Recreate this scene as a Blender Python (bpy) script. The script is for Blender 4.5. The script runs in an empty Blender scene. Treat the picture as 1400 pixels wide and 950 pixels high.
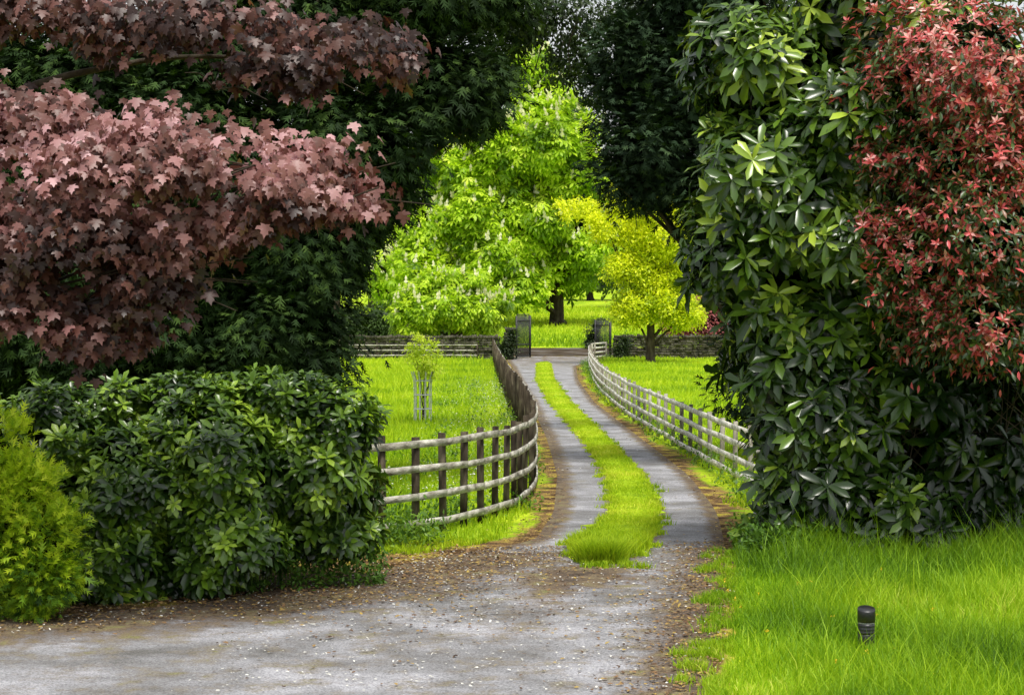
import bpy, math, numpy as np
from mathutils import Vector
rng=np.random.default_rng(7)
scene=bpy.context.scene
COL=scene.collection
R=math.radians
# ------------------------------------------------------------------ helpers
def link(o): COL.objects.link(o); return o
def mesh_np(name,V,F,mat,attrs=None,smooth=False):
    V=np.asarray(V,dtype=np.float32); F=np.asarray(F,dtype=np.int32)
    me=bpy.data.meshes.new(name)
    me.vertices.add(len(V)); me.vertices.foreach_set('co',V.ravel())
    k=F.shape[1]; nf=len(F)
    me.loops.add(nf*k); me.loops.foreach_set('vertex_index',F.ravel())
    me.polygons.add(nf)
    me.polygons.foreach_set('loop_start',np.arange(0,nf*k,k,dtype=np.int32))
    try: me.polygons.foreach_set('loop_total',np.full(nf,k,dtype=np.int32))
    except Exception: pass
    if smooth: me.polygons.foreach_set('use_smooth',np.ones(nf,dtype=bool))
    me.update(calc_edges=True)
    for an,a in (attrs or {}).items():
        at=me.attributes.new(an,'FLOAT','POINT'); at.data.foreach_set('value',np.asarray(a,dtype=np.float32))
    if not isinstance(mat,(list,tuple)): mat=[mat]
    for m in mat: me.materials.append(m)
    return me
def obj(name,me,parent=None,**kw):
    o=link(bpy.data.objects.new(name,me))
    if parent: o.parent=parent
    for k,v in kw.items(): o[k]=v
    return o
def thing(name,loc,label,category,group=None,kind=None):
    e=link(bpy.data.objects.new(name,None)); e.location=loc; e.empty_display_size=.2
    e['label']=label; e['category']=category
    if group: e['group']=group
    if kind: e['kind']=kind
    return e
def part(name,me,th,off=True,**kw):
    if off:
        n=len(me.vertices); a=np.empty(n*3,dtype=np.float32); me.vertices.foreach_get('co',a)
        a=a.reshape(-1,3)-np.array(th.location,dtype=np.float32); me.vertices.foreach_set('co',a.ravel()); me.update()
    return obj(name,me,th,**kw)
def norm(a): return a/np.maximum(np.linalg.norm(a,axis=-1,keepdims=True),1e-9)
def rdir(n): return norm(rng.normal(size=(n,3)))
def sst(a,b,x):
    t=np.clip((x-a)/(b-a),0,1); return t*t*(3-2*t)
# ------------------------------------------------------------------ materials
def mat(name):
    m=bpy.data.materials.new(name); m.use_nodes=True
    nt=m.node_tree; nt.nodes.clear(); return m,nt
def N(nt,t,**kw):
    n=nt.nodes.new(t)
    for k,v in kw.items(): setattr(n,k,v)
    return n
def ramp(nt,cols,pos=None):
    r=N(nt,'ShaderNodeValToRGB'); e=r.color_ramp.elements
    if pos is None: pos=[i/(len(cols)-1) for i in range(len(cols))]
    while len(e)<len(cols): e.new(.5)
    for i,(c,p) in enumerate(zip(cols,pos)):
        e[i].position=p; e[i].color=(*c,1) if len(c)==3 else c
    return r
def leafmat(name,cols,pos=None,rough=.5,trans=.3,tcol=None,spec=.4,tmul=1.4):
    m,nt=mat(name); L=nt.links.new
    at=N(nt,'ShaderNodeAttribute',attribute_name='rnd')
    rp=ramp(nt,cols,pos); L(at.outputs['Fac'],rp.inputs[0])
    p=N(nt,'ShaderNodeBsdfPrincipled'); p.inputs['Roughness'].default_value=rough
    p.inputs['Specular IOR Level'].default_value=spec
    L(rp.outputs[0],p.inputs['Base Color'])
    out=N(nt,'ShaderNodeOutputMaterial')
    if trans>0:
        t=N(nt,'ShaderNodeBsdfTranslucent'); mx=N(nt,'ShaderNodeMixShader'); mx.inputs[0].default_value=trans
        mul=N(nt,'ShaderNodeMix',data_type='RGBA',blend_type='MULTIPLY'); mul.inputs[0].default_value=1
        L(rp.outputs[0],mul.inputs[6]); c=tcol or (tmul,tmul,tmul*.6); mul.inputs[7].default_value=(*c,1)
        L(mul.outputs[2],t.inputs[0]); L(p.outputs[0],mx.inputs[1]); L(t.outputs[0],mx.inputs[2]); L(mx.outputs[0],out.inputs[0])
    else: L(p.outputs[0],out.inputs[0])
    return m
def noisemat(name,cols,scale=8,detail=6,rough=.85,bump=.3,pos=None,stretch=(1,1,1),bscale=None,metal=0,spec=.5):
    m,nt=mat(name); L=nt.links.new
    tc=N(nt,'ShaderNodeTexCoord'); mp=N(nt,'ShaderNodeMapping'); mp.inputs['Scale'].default_value=stretch
    L(tc.outputs['Object'],mp.inputs[0])
    n=N(nt,'ShaderNodeTexNoise'); n.inputs['Scale'].default_value=scale; n.inputs['Detail'].default_value=detail
    L(mp.outputs[0],n.inputs[0]); rp=ramp(nt,cols,pos or [.3+.4*i/(len(cols)-1) for i in range(len(cols))]); L(n.outputs[0],rp.inputs[0])
    p=N(nt,'ShaderNodeBsdfPrincipled'); p.inputs['Roughness'].default_value=rough; p.inputs['Metallic'].default_value=metal
    p.inputs['Specular IOR Level'].default_value=spec
    L(rp.outputs[0],p.inputs['Base Color'])
    if bump:
        n2=N(nt,'ShaderNodeTexNoise'); n2.inputs['Scale'].default_value=bscale or scale*3; n2.inputs['Detail'].default_value=8
        L(mp.outputs[0],n2.inputs[0]); b=N(nt,'ShaderNodeBump'); b.inputs['Strength'].default_value=bump; b.inputs['Distance'].default_value=.03
        L(n2.outputs[0],b.inputs['Height']); L(b.outputs[0],p.inputs['Normal'])
    o=N(nt,'ShaderNodeOutputMaterial'); L(p.outputs[0],o.inputs[0]); return m
M_bark=noisemat('bark',[(.02,.014,.010),(.05,.038,.026),(.09,.075,.055)],6,8,.9,.8,stretch=(1,1,.3),spec=.2)
M_wood=noisemat('weathered_wood',[(.12,.105,.075),(.38,.36,.30),(.66,.64,.56)],6,9,.85,.4,stretch=(1,1,2.2))
M_woodpale=noisemat('pale_weathered_wood',[(.32,.30,.25),(.66,.64,.57),(.86,.84,.78)],6,9,.85,.4,stretch=(1,1,2.2))
M_post=noisemat('post_wood',[(.018,.013,.008),(.055,.042,.028),(.15,.13,.085)],7,9,.9,.4,stretch=(1,1,.4),spec=.2)
M_postpale=noisemat('pale_post_wood',[(.08,.07,.05),(.24,.22,.17),(.46,.44,.37)],7,9,.9,.4,stretch=(1,1,.4))
M_stone=noisemat('dry_stone',[(.02,.022,.014),(.06,.056,.038),(.14,.13,.10)],3,8,.9,.6,spec=.2)
M_iron=noisemat('black_iron',[(.01,.01,.011),(.02,.02,.022)],20,3,.5,.1)
M_galv=noisemat('galvanised_steel',[(.45,.47,.48),(.62,.64,.65)],20,3,.45,.05,metal=.1)
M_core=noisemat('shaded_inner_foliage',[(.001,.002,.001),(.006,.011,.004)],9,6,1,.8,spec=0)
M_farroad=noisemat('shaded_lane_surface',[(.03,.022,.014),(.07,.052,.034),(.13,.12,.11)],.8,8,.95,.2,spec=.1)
# ------------------------------------------------------------------ leaf templates
def fan(outline,c,curl=.3):
    P=[(c[0],c[1],0)]+[(x,y,-curl*(x*x)-.12*y*y) for x,y in outline]
    n=len(outline); F=[(0,1+i,1+(i+1)%n) for i in range(n)]
    return np.array(P),np.array(F)
_r=[(.07,.02),(.32,-.04),(.25,.13),(.52,.17),(.60,.42),(.42,.40),(.22,.45),(.27,.66),(.12,.72)]
T_MAPLE=fan([(0,.04)]+_r+[(0,1)]+[(-x,y) for x,y in reversed(_r)],(0,.34),.35)
_ef=np.array([(0,1,6),(1,2,7),(1,7,6),(2,3,7),(0,6,5),(6,7,4),(6,4,5),(7,3,4)])
T_ELL=(np.array([(0,0,0),(.13,.28,.035),(.165,.6,.03),(0,1,-.14),(-.165,.6,.03),(-.13,.28,.035),(0,.33,-.005),(0,.68,-.03)]),_ef)
T_BLUNT=(np.array([(0,0,0),(.12,.26,.03),(.175,.72,.02),(0,1,-.12),(-.175,.72,.02),(-.12,.26,.03),(0,.33,-.01),(0,.74,-.04)]),_ef)
T_OVAL=(np.array([(0,0,0),(.2,.4,.04),(.17,.75,.02),(0,1,-.06),(-.17,.75,.02),(-.2,.4,.04)]),np.array([(0,1,5),(1,2,4),(1,4,5),(2,3,4)]))
T_DIA=(np.array([(0,0,0),(.24,.5,.04),(0,1,-.03),(-.24,.5,.04)]),np.array([(0,1,3),(1,2,3)]))
def palm():
    V=[];F=[]
    for a,l in ((-100,.6),(-50,.85),(0,1),(50,.85),(100,.6)):
        d=np.array([math.sin(R(a)),math.cos(R(a))]); s=np.array([d[1],-d[0]])
        b=len(V); w=.17*l
        for p,z in ((d*0,0),(d*.65*l+s*w,-.08),(d*l,-.28),(d*.65*l-s*w,-.08)): V.append((p[0],p[1],z))
        F+= [(b,b+1,b+3),(b+1,b+2,b+3)]
    return np.array(V),np.array(F)
T_PALM=palm()
def spray():
    V=[];F=[]
    def q(o,d,l,w,z=0):
        d=np.array(d)/np.linalg.norm(d); s=np.array([d[1],-d[0]]); b=len(V)
        for p,zz in ((o+s*w,0),(o+d*l,z-.06),(o-s*w,0)): V.append((p[0],p[1],zz-.1*np.linalg.norm(p)))
        F.append((b,b+1,b+2))
    q(np.array([0,0.]),(0,1),1,.1)
    for y in (.12,.42):
        q(np.array([0,y]),(.8,.8),.5*(1.15-y*.5),.09,.03); q(np.array([0,y+.05]),(-.8,.8),.5*(1.15-y*.5),.09,.03)
    return np.array(V),np.array(F)
T_SPRAY=spray()
def build_leaves(C,D,U,S,T,rnd,wid=1.0):
    D=norm(D); side=norm(np.cross(D,U)); nn=np.cross(side,D)
    tv,tf=T; n=len(C); k=len(tv)
    S=S[:,None,None]
    V=C[:,None,:]+S*(tv[None,:,0:1]*wid*side[:,None,:]+tv[None,:,1:2]*D[:,None,:]+tv[None,:,2:3]*nn[:,None,:])
    F=tf[None]+(np.arange(n)*k)[:,None,None]
    return V.reshape(-1,3),F.reshape(-1,3),np.repeat(rnd,k)
def lobes_of(blobs,k,lr):
    out=[]
    for b in blobs:
        c=np.array(b[:3]); r=np.array(b[3:6]); d=rdir(k); d[:,1]-=.25; d=norm(d)
        kk=rng.uniform(.62,.98,k)
        for i in range(k):
            rr=np.mean(r)*lr*rng.uniform(.6,1.35)
            out.append((*(c+d[i]*r*kk[i]),rr,rr,rr*.8))
    return out
def clumps(blobs,n,k=12,lr=.42,inner=.6,shell=(.8,1.05),gap=0.,gs=1.0,base=.45):
    lb=np.array(lobes_of(blobs,k,lr)); B=np.array([b[:6] for b in blobs])
    w=lb[:,3]**2; w/=w.sum(); wb=(B[:,3]*B[:,5]); wb/=wb.sum()
    Cs=[];Ns=[];tot=0
    ph=rng.uniform(0,6,9)
    for _ in range(14):
        m=n*2
        i=rng.choice(len(lb),m,p=w); d=rdir(m); d[:,1]-=.35; d=norm(d)
        P=lb[i,:3]+d*lb[i,3:6]*rng.uniform(*shell,m)[:,None]
        j=rng.choice(len(B),m,p=wb); ub=rng.random(m)<base
        P2=B[j,:3]+d*B[j,3:6]*rng.uniform(.72,.9,m)[:,None]
        P=np.where(ub[:,None],P2,P)
        dd=np.linalg.norm((P[:,None,:]-B[None,:,:3])/B[None,:,3:6],axis=2); q=dd.min(1)
        ok=(q>inner)&(P[:,2]>.02)
        if gap>0:
            g=(np.sin(P[:,0]*2.1*gs+ph[0]+1.3*np.sin(P[:,2]*1.7*gs+ph[1]))+np.sin(P[:,2]*2.7*gs+ph[2]+1.1*np.sin(P[:,0]*1.9*gs+ph[3]))+np.sin(P[:,1]*1.9*gs+ph[4]))/3
            ok&=g>(-1+gap*1.2)
        o=norm((P-B[np.argmin(dd,axis=1),:3]))
        Cs.append(P[ok]);Ns.append(norm(d[ok]*.6+o[ok]*.5)); tot+=ok.sum()
        if tot>=n: break
    return np.concatenate(Cs)[:n],np.concatenate(Ns)[:n]
UP=np.array([0,0,1.])
def scatter_leaves(C,Nr,m,spread,size,T,out=1.,rand=.6,droop=.3,upn=1.,jit=.3,cw=.5,bias=None,wid=1.):
    n=len(C); cr=rng.random(n)
    c=np.repeat(C,m,0)+rng.normal(size=(n*m,3))*spread; o=np.repeat(Nr,m,0)
    D=o*out+rdir(n*m)*rand-UP*droop; U=UP*upn+o*.5+rdir(n*m)*.5
    S=size*rng.uniform(1-jit,1+jit,n*m)
    r=cw*np.repeat(cr,m)+(1-cw)*rng.random(n*m)
    if bias is not None: r=np.clip(r+bias(c),0,1)
    return build_leaves(c,D,U,S,T,r,wid)
def rosettes(C,Nr,m,size,T,el=(5,50),upw=.7,jit=.2,cw=.5,wid=1.,bias=None):
    n=len(C); ax=norm(Nr+UP*upw+rdir(n)*.4)
    t=norm(np.cross(ax,rdir(n))); b=np.cross(ax,t)
    cr=rng.random(n)**1.4; cs=rng.uniform(.7,1.2,n)
    a=(np.arange(m)*2.399)[None,:]+rng.uniform(0,6,n)[:,None]+rng.normal(size=(n,m))*.15
    e=np.radians(np.linspace(el[0],el[1],m)[None,:]+rng.normal(size=(n,m))*9)
    rad=np.cos(a)[...,None]*t[:,None,:]+np.sin(a)[...,None]*b[:,None,:]
    D=rad*np.cos(e)[...,None]+ax[:,None,:]*np.sin(e)[...,None]-UP*.15
    U=ax[:,None,:]*np.cos(e)[...,None]-rad*np.sin(e)[...,None]
    c=C[:,None,:]+ax[:,None,:]*np.linspace(-.12,.05,m)[None,:,None]*size
    S=size*cs[:,None]*rng.uniform(1-jit,1+jit,(n,m))*np.linspace(1,.72,m)[None]
    r=cw*cr[:,None]+(1-cw)*rng.random((n,m))+np.linspace(-.16,.16,m)[None]
    c=c.reshape(-1,3); r=np.clip(r.ravel(),0,1)
    if bias is not None: r=np.clip(r+bias(c),0,1)
    return build_leaves(c,D.reshape(-1,3),U.reshape(-1,3),S.ravel(),T,r,wid)
def ico(sub):
    import bmesh
    bm=bmesh.new(); bmesh.ops.create_icosphere(bm,subdivisions=sub,radius=1)
    V=np.array([v.co[:] for v in bm.verts]); F=np.array([[v.index for v in f.verts] for f in bm.faces]); bm.free(); return V,F
ICO=ico(3)
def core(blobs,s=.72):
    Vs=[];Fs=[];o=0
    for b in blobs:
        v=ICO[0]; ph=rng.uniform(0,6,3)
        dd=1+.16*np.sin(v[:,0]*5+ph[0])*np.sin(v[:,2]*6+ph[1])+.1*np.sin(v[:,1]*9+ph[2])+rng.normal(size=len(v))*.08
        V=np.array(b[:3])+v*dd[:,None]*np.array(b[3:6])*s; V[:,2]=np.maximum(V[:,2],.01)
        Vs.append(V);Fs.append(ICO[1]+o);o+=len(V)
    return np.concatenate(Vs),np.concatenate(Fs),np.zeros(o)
def joinp(*parts):
    V=[];F=[];r=[];o=0
    for v,f,a in parts: V.append(v);F.append(f+o);r.append(a);o+=len(v)
    return np.concatenate(V),np.concatenate(F),np.concatenate(r)
def tubes(paths,seg=8,wob=.06):
    Vs=[];Fs=[];o=0
    for pts,r0,r1 in paths:
        P=np.array(pts,float)
        t=np.linspace(0,len(P)-1,(len(P)-1)*5+1); Q=np.stack([np.interp(t,range(len(P)),P[:,i]) for i in range(3)],1)
        if len(P)>2:
            for _ in range(2): Q[1:-1]=(Q[:-2]+Q[1:-1]*2+Q[2:])/4
        n=len(Q); rad=np.interp(np.linspace(0,1,n),[0,1],[r0,r1])
        T=norm(np.gradient(Q,axis=0)); ref=np.array([.3,.9,.2]); A=norm(np.cross(T,ref)); Bv=np.cross(T,A)
        an=np.linspace(0,2*np.pi,seg,endpoint=False)
        rr=rad[:,None]*(1+wob*rng.normal(size=(n,seg)))
        V=Q[:,None,:]+rr[...,None]*(np.cos(an)[None,:,None]*A[:,None,:]+np.sin(an)[None,:,None]*Bv[:,None,:])
        i=np.arange(n-1)[:,None]*seg; j=np.arange(seg)[None,:]; j2=(j+1)%seg
        F=np.stack([i+j,i+j2,i+seg+j2,i+seg+j],-1).reshape(-1,4)+o
        Vs.append(V.reshape(-1,3));Fs.append(F);o+=n*seg
    return np.concatenate(Vs),np.concatenate(Fs)
def limbs(base,blobs,r0,frac=.25,rr=.3):
    out=[]; b=np.array(base)
    for bl in blobs:
        c=np.array(bl[:3]); z=max(b[2]+.3,b[2]+(c[2]-b[2])*frac*rng.uniform(.75,1.2))
        s=np.array([b[0],b[1],z]); mid=(s+c)/2+rng.normal(size=3)*.12*np.linalg.norm(c-s)*.5
        out.append(([s,mid,c],r0*rr,r0*.06))
        for _ in range(2):
            e=c+rdir(1)[0]*np.array(bl[3:6])*.75; out.append(([mid,(mid+e)/2+rng.normal(size=3)*.08,e],r0*rr*.55,r0*.04))
    return out
def boxes(bl):
    Vs=[];Fs=[]
    base=np.array([[x,y,z] for z in (-1,1) for y in (-1,1) for x in (-1,1)],float)
    f=np.array([(0,2,3,1),(4,5,7,6),(0,1,5,4),(2,6,7,3),(0,4,6,2),(1,3,7,5)])
    for i,(c,h,yaw,j) in enumerate(bl):
        v=base*np.array(h)+(rng.normal(size=(8,3))*j if j else 0)
        ca,sa=math.cos(yaw),math.sin(yaw)
        v=np.stack([v[:,0]*ca-v[:,1]*sa,v[:,0]*sa+v[:,1]*ca,v[:,2]],1)+np.array(c)
        Vs.append(v);Fs.append(f+8*i)
    return np.concatenate(Vs),np.concatenate(Fs)
# ------------------------------------------------------------------ terrain and lane layout
def terr(y):
    y=np.asarray(y,float)
    return np.where(y<110,0,np.where(y<165,.042*(y-110)*sst(105,125,y),.042*55+.025*(np.minimum(y,330)-165)))
Yk=np.linspace(5,116,900)
def sm(ys,vs,w=25):
    a=np.interp(Yk,ys,vs); k=np.ones(w)/w; p=np.pad(a,w//2,mode='edge'); return np.convolve(p,k,'valid')
LEFT=sm([5,15,17.3,18.8,21,22.3,23.2,24.1,27.6,33.7,43.3,60.5,79.4,100,107,116],[-16,-12.5,-6,-3.1,-1.6,-1.0,-.35,.28,.58,.77,.76,.55,.23,.0,-.2,-.3],9)
RIGHT=sm([5,10,14.5,17.9,22,24.1,27.6,33.7,43.3,60.5,79.4,100,107,116],[1.0,1.2,1.41,1.87,2.4,2.57,2.85,3.0,2.82,2.5,2.65,3.2,4.2,5.2])
SL=sm([21.8,22.3,23,24.1,27.6,33.7,43.3,60.5,79.4,104,108],[.95,.60,.66,.83,1.38,1.60,1.52,1.15,1.0,1.3,1.8],9)
SR=sm([21.8,22.3,23,24.1,27.6,33.7,43.3,60.5,79.4,104,108],[1.05,1.34,1.52,1.72,2.07,2.22,2.07,1.76,1.66,2.0,1.9],9)
fL=lambda y:np.interp(y,Yk,LEFT); fR=lambda y:np.interp(y,Yk,RIGHT)
fSL=lambda y:np.interp(y,Yk,SL); fSR=lambda y:np.interp(y,Yk,SR)
polL=np.stack([LEFT,Yk],1); polR=np.stack([RIGHT,Yk],1)
def pdist(x,y,pol):
    out=np.empty(len(x)); P=pol
    for s in range(0,len(x),20000):
        out[s:s+20000]=np.sqrt(((x[s:s+20000,None]-P[None,:,0])**2+(y[s:s+20000,None]-P[None,:,1])**2).min(1))
    return out
def grid(xs,ys):
    X,Y=np.meshgrid(xs,ys); nx=len(xs); ny=len(ys)
    i=np.arange(ny-1)[:,None]*nx; j=np.arange(nx-1)[None,:]
    return X.ravel(),Y.ravel(),np.stack([i+j,i+j+1,i+nx+j+1,i+nx+j],-1).reshape(-1,4)
xs=np.concatenate([[-900,-500,-250,-120,-60,-35,-22,-14],np.linspace(-10,13,150),[17,25,40,70,130,260,500,900]])
ys=np.concatenate([[-60,-20,0,4],np.arange(8,60,.3),np.arange(60,130,1.),np.arange(130,340,8),[400,500,700,1000,1500]])
X,Y,F=grid(xs,ys)
Z=terr(Y)+np.where(np.abs(X)>30,np.sin(X*.01)*.5,0)
near=(Y<120)&(X>-14)&(X<14)
lit=np.zeros(len(X)); soil_shade=np.zeros(len(X))
x,y=X[near],Y[near]
dL=pdist(x,y,polL); dR=pdist(x,y,polR)
w=np.where(x<fL(y),np.where(y<24,2.6,.55+.3*np.sin(y*.9)),np.where(y<22.7,.2,.55+.28*np.sin(y*.7)))
d=np.where((x>fL(y))&(x<fR(y)),0,np.minimum(dL,dR))
lit[near]=np.clip(1-d/np.maximum(w,.1),0,1)
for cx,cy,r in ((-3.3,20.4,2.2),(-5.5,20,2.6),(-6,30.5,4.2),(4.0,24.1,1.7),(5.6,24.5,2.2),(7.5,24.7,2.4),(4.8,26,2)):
    soil_shade=np.maximum(soil_shade,np.clip(1.4-np.hypot(X-cx,Y-cy)/r*1.2,0,1))
soil_shade=np.maximum(soil_shade,np.clip(1-np.hypot((X-3)/7,(Y-117)/5),0,.7)*.9)  # tree shade around the gateway, painted in with the dark soil tone
def groundmat():
    m,nt=mat('meadow_ground'); L=nt.links.new
    g=N(nt,'ShaderNodeNewGeometry'); 
    def nz(s,d=6):
        n=N(nt,'ShaderNodeTexNoise'); n.inputs['Scale'].default_value=s; n.inputs['Detail'].default_value=d; L(g.outputs['Position'],n.inputs[0]); return n
    n1=nz(.35,5); n2=nz(2.4,9); n3=nz(45,4)
    r1=ramp(nt,[(.20,.33,.012),(.36,.50,.02),(.50,.60,.03)],[.3,.5,.7]); L(n1.outputs[0],r1.inputs[0])
    r2=ramp(nt,[(.3,.45,.2),(.9,.95,.7),(1.2,1.2,1)],[.3,.5,.72]); L(n2.outputs[0],r2.inputs[0])
    mu=N(nt,'ShaderNodeMix',data_type='RGBA',blend_type='MULTIPLY'); mu.inputs[0].default_value=.8; L(r1.outputs[0],mu.inputs[6]); L(r2.outputs[0],mu.inputs[7])
    r3=ramp(nt,[(.05,.03,.016),(.14,.09,.045),(.26,.18,.07),(.38,.34,.05)],[.35,.46,.54,.62]); L(n2.outputs[0],r3.inputs[0])
    r3b=ramp(nt,[(.35,.35,.35),(1.6,1.5,1.3)],[.35,.65]); L(n3.outputs[0],r3b.inputs[0])
    mb=N(nt,'ShaderNodeMix',data_type='RGBA',blend_type='MULTIPLY'); mb.inputs[0].default_value=1; L(r3.outputs[0],mb.inputs[6]); L(r3b.outputs[0],mb.inputs[7])
    a=N(nt,'ShaderNodeAttribute',attribute_name='litter')
    ad=N(nt,'ShaderNodeMath',operation='ADD'); L(a.outputs['Fac'],ad.inputs[0])
    sc=N(nt,'ShaderNodeMath',operation='MULTIPLY_ADD'); L(n2.outputs[0],sc.inputs[0]); sc.inputs[1].default_value=2.0; sc.inputs[2].default_value=-1.0; L(sc.outputs[0],ad.inputs[1])
    mr=N(nt,'ShaderNodeMapRange'); mr.inputs[1].default_value=.2; mr.inputs[2].default_value=.55; L(ad.outputs[0],mr.inputs[0])
    gate_=N(nt,'ShaderNodeMapRange'); gate_.inputs[1].default_value=0; gate_.inputs[2].default_value=.08; L(a.outputs['Fac'],gate_.inputs[0])
    mm=N(nt,'ShaderNodeMath',operation='MULTIPLY'); L(mr.outputs[0],mm.inputs[0]); L(gate_.outputs[0],mm.inputs[1])
    mx=N(nt,'ShaderNodeMix',data_type='RGBA'); L(mm.outputs[0],mx.inputs[0]); L(mu.outputs[2],mx.inputs[6]); L(mb.outputs[2],mx.inputs[7])
    s=N(nt,'ShaderNodeAttribute',attribute_name='soil_shade')
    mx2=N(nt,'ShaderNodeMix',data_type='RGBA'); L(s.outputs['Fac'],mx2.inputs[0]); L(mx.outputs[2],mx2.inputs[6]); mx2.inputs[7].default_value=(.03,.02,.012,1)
    p=N(nt,'ShaderNodeBsdfPrincipled'); p.inputs['Roughness'].default_value=1; p.inputs['Specular IOR Level'].default_value=.1; L(mx2.outputs[2],p.inputs['Base Color'])
    b=N(nt,'ShaderNodeBump'); b.inputs['Strength'].default_value=.6; b.inputs['Distance'].default_value=.04; L(n3.outputs[0],b.inputs['Height']); L(b.outputs[0],p.inputs['Normal'])
    o=N(nt,'ShaderNodeOutputMaterial'); L(p.outputs[0],o.inputs[0]); return m
M_ground=groundmat()
obj('ground',mesh_np('ground',np.stack([X,Y,Z],1),F,M_ground,{'litter':lit,'soil_shade':soil_shade},True),kind='structure')
def roadmat():
    m,nt=mat('weathered_asphalt'); L=nt.links.new
    g=N(nt,'ShaderNodeNewGeometry')
    def nz(s,d=6,rg=.5):
        n=N(nt,'ShaderNodeTexNoise'); n.inputs['Scale'].default_value=s; n.inputs['Detail'].default_value=d; n.inputs['Roughness'].default_value=rg; L(g.outputs['Position'],n.inputs[0]); return n
    n1=nz(.9,9,.62); n2=nz(55,4,.7); n3=nz(2.2,12,.75)
    r1=ramp(nt,[(.13,.126,.12),(.24,.24,.25),(.36,.36,.385)],[.34,.5,.64]); L(n1.outputs[0],r1.inputs[0])
    r2=ramp(nt,[(.4,.39,.38),(1,1,1),(1.55,1.55,1.5)],[.32,.5,.7]); L(n2.outputs[0],r2.inputs[0])
    mu=N(nt,'ShaderNodeMix',data_type='RGBA',blend_type='MULTIPLY'); mu.inputs[0].default_value=1; L(r1.outputs[0],mu.inputs[6]); L(r2.outputs[0],mu.inputs[7])
    r3=ramp(nt,[(.03,.02,.012),(.12,.08,.045),(.18,.14,.07),(.17,.18,.04)],[.35,.5,.58,.68]); L(n3.outputs[0],r3.inputs[0])
    md=N(nt,'ShaderNodeMix',data_type='RGBA',blend_type='MULTIPLY'); md.inputs[0].default_value=.8; L(r3.outputs[0],md.inputs[6]); L(r2.outputs[0],md.inputs[7])
    a=N(nt,'ShaderNodeAttribute',attribute_name='dirt')
    sc=N(nt,'ShaderNodeMath',operation='MULTIPLY_ADD'); L(n3.outputs[0],sc.inputs[0]); sc.inputs[1].default_value=2.6; sc.inputs[2].default_value=-1.3
    ad=N(nt,'ShaderNodeMath',operation='ADD'); L(a.outputs['Fac'],ad.inputs[0]); L(sc.outputs[0],ad.inputs[1])
    mr=N(nt,'ShaderNodeMapRange'); mr.inputs[1].default_value=.12; mr.inputs[2].default_value=.6; L(ad.outputs[0],mr.inputs[0])
    mr.inputs[4].default_value=.92
    mx=N(nt,'ShaderNodeMix',data_type='RGBA'); L(mr.outputs[0],mx.inputs[0]); L(mu.outputs[2],mx.inputs[6]); L(md.outputs[2],mx.inputs[7])
    p=N(nt,'ShaderNodeBsdfPrincipled'); p.inputs['Roughness'].default_value=.85; p.inputs['Specular IOR Level'].default_value=.3; L(mx.outputs[2],p.inputs['Base Color'])
    b=N(nt,'ShaderNodeBump'); b.inputs['Strength'].default_value=.7; b.inputs['Distance'].default_value=.015; L(n2.outputs[0],b.inputs['Height']); L(b.outputs[0],p.inputs['Normal'])
    o=N(nt,'ShaderNodeOutputMaterial'); L(p.outputs[0],o.inputs[0]); return m
M_road=roadmat()
yy=np.concatenate([np.arange(6,30,.12),np.arange(30,116,.4)]); uu=np.linspace(0,1,60)
l=fL(yy)[:,None]; r=fR(yy)[:,None]; XX=(l+(r-l)*uu[None]).ravel(); YY=np.repeat(yy,60)
nx=60;i=np.arange(len(yy)-1)[:,None]*nx;j=np.arange(nx-1)[None]
F=np.stack([i+j,i+j+1,i+nx+j+1,i+nx+j],-1).reshape(-1,4)
dl=pdist(XX,YY,polL); dr=pdist(XX,YY,polR)
wl=np.where(YY<23.0,2.1,.35); wr=np.where(YY<23.5,.95,.28)
dirt=np.maximum(np.clip(1-dl/wl,0,1)**.8,np.clip(1-dr/wr,0,1))
# worn wheel paths stay clean where they run forward out of the lane
wheel=np.exp(-((XX-(.1+(YY-22)*.25))/.42)**2)+np.exp(-((XX-(1.75+(YY-22)*.12))/.38)**2)
band=np.exp(-((YY-20.9)/1.0)**2)*.6*np.exp(-((XX-.9)/2.2)**2)*(1-.55*np.clip(wheel,0,1))
mid=np.exp(-((XX-(.85+(YY-22)*.18))/.4)**2)*sst(13,20,YY)*.4*(YY<22.5)
basev=np.where(YY<22.3,.15,.0)+.35*sst(85,112,YY)
fl=np.where(YY>22.3,np.clip(.6-np.minimum(abs(XX-fSL(YY)),abs(XX-fSR(YY)))/.25,0,.6),0)
dirt=np.maximum.reduce([dirt,band+mid,fl,basev])
obj('driveway',mesh_np('driveway',np.stack([XX,YY,terr(YY)+.006],1),F,M_road,{'dirt':dirt},True),kind='structure')
X2,Y2,F2=grid(np.linspace(-40,45,90),np.linspace(116.2,122,12))
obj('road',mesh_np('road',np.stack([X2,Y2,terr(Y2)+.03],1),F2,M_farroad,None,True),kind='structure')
yy=np.arange(21.9,107,.15); uu=np.linspace(0,1,8)
jl=.07*np.sin(yy*3.1)+.05*np.sin(yy*7.7+1)+.04*rng.normal(size=len(yy)); jr=.07*np.sin(yy*2.7+2)+.05*np.sin(yy*8.3)+.04*rng.normal(size=len(yy))
l=(fSL(yy)+jl)[:,None]; r=np.maximum(fSR(yy)+jr,l[:,0]+.02)[:,None]
XX=(l+(r-l)*uu[None]).ravel(); YY=np.repeat(yy,8); ZZ=.010+.035*np.tile(np.sin(uu*np.pi),len(yy))
i=np.arange(len(yy)-1)[:,None]*8;j=np.arange(7)[None]
F=np.stack([i+j,i+j+1,i+8+j+1,i+8+j],-1).reshape(-1,4)
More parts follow.
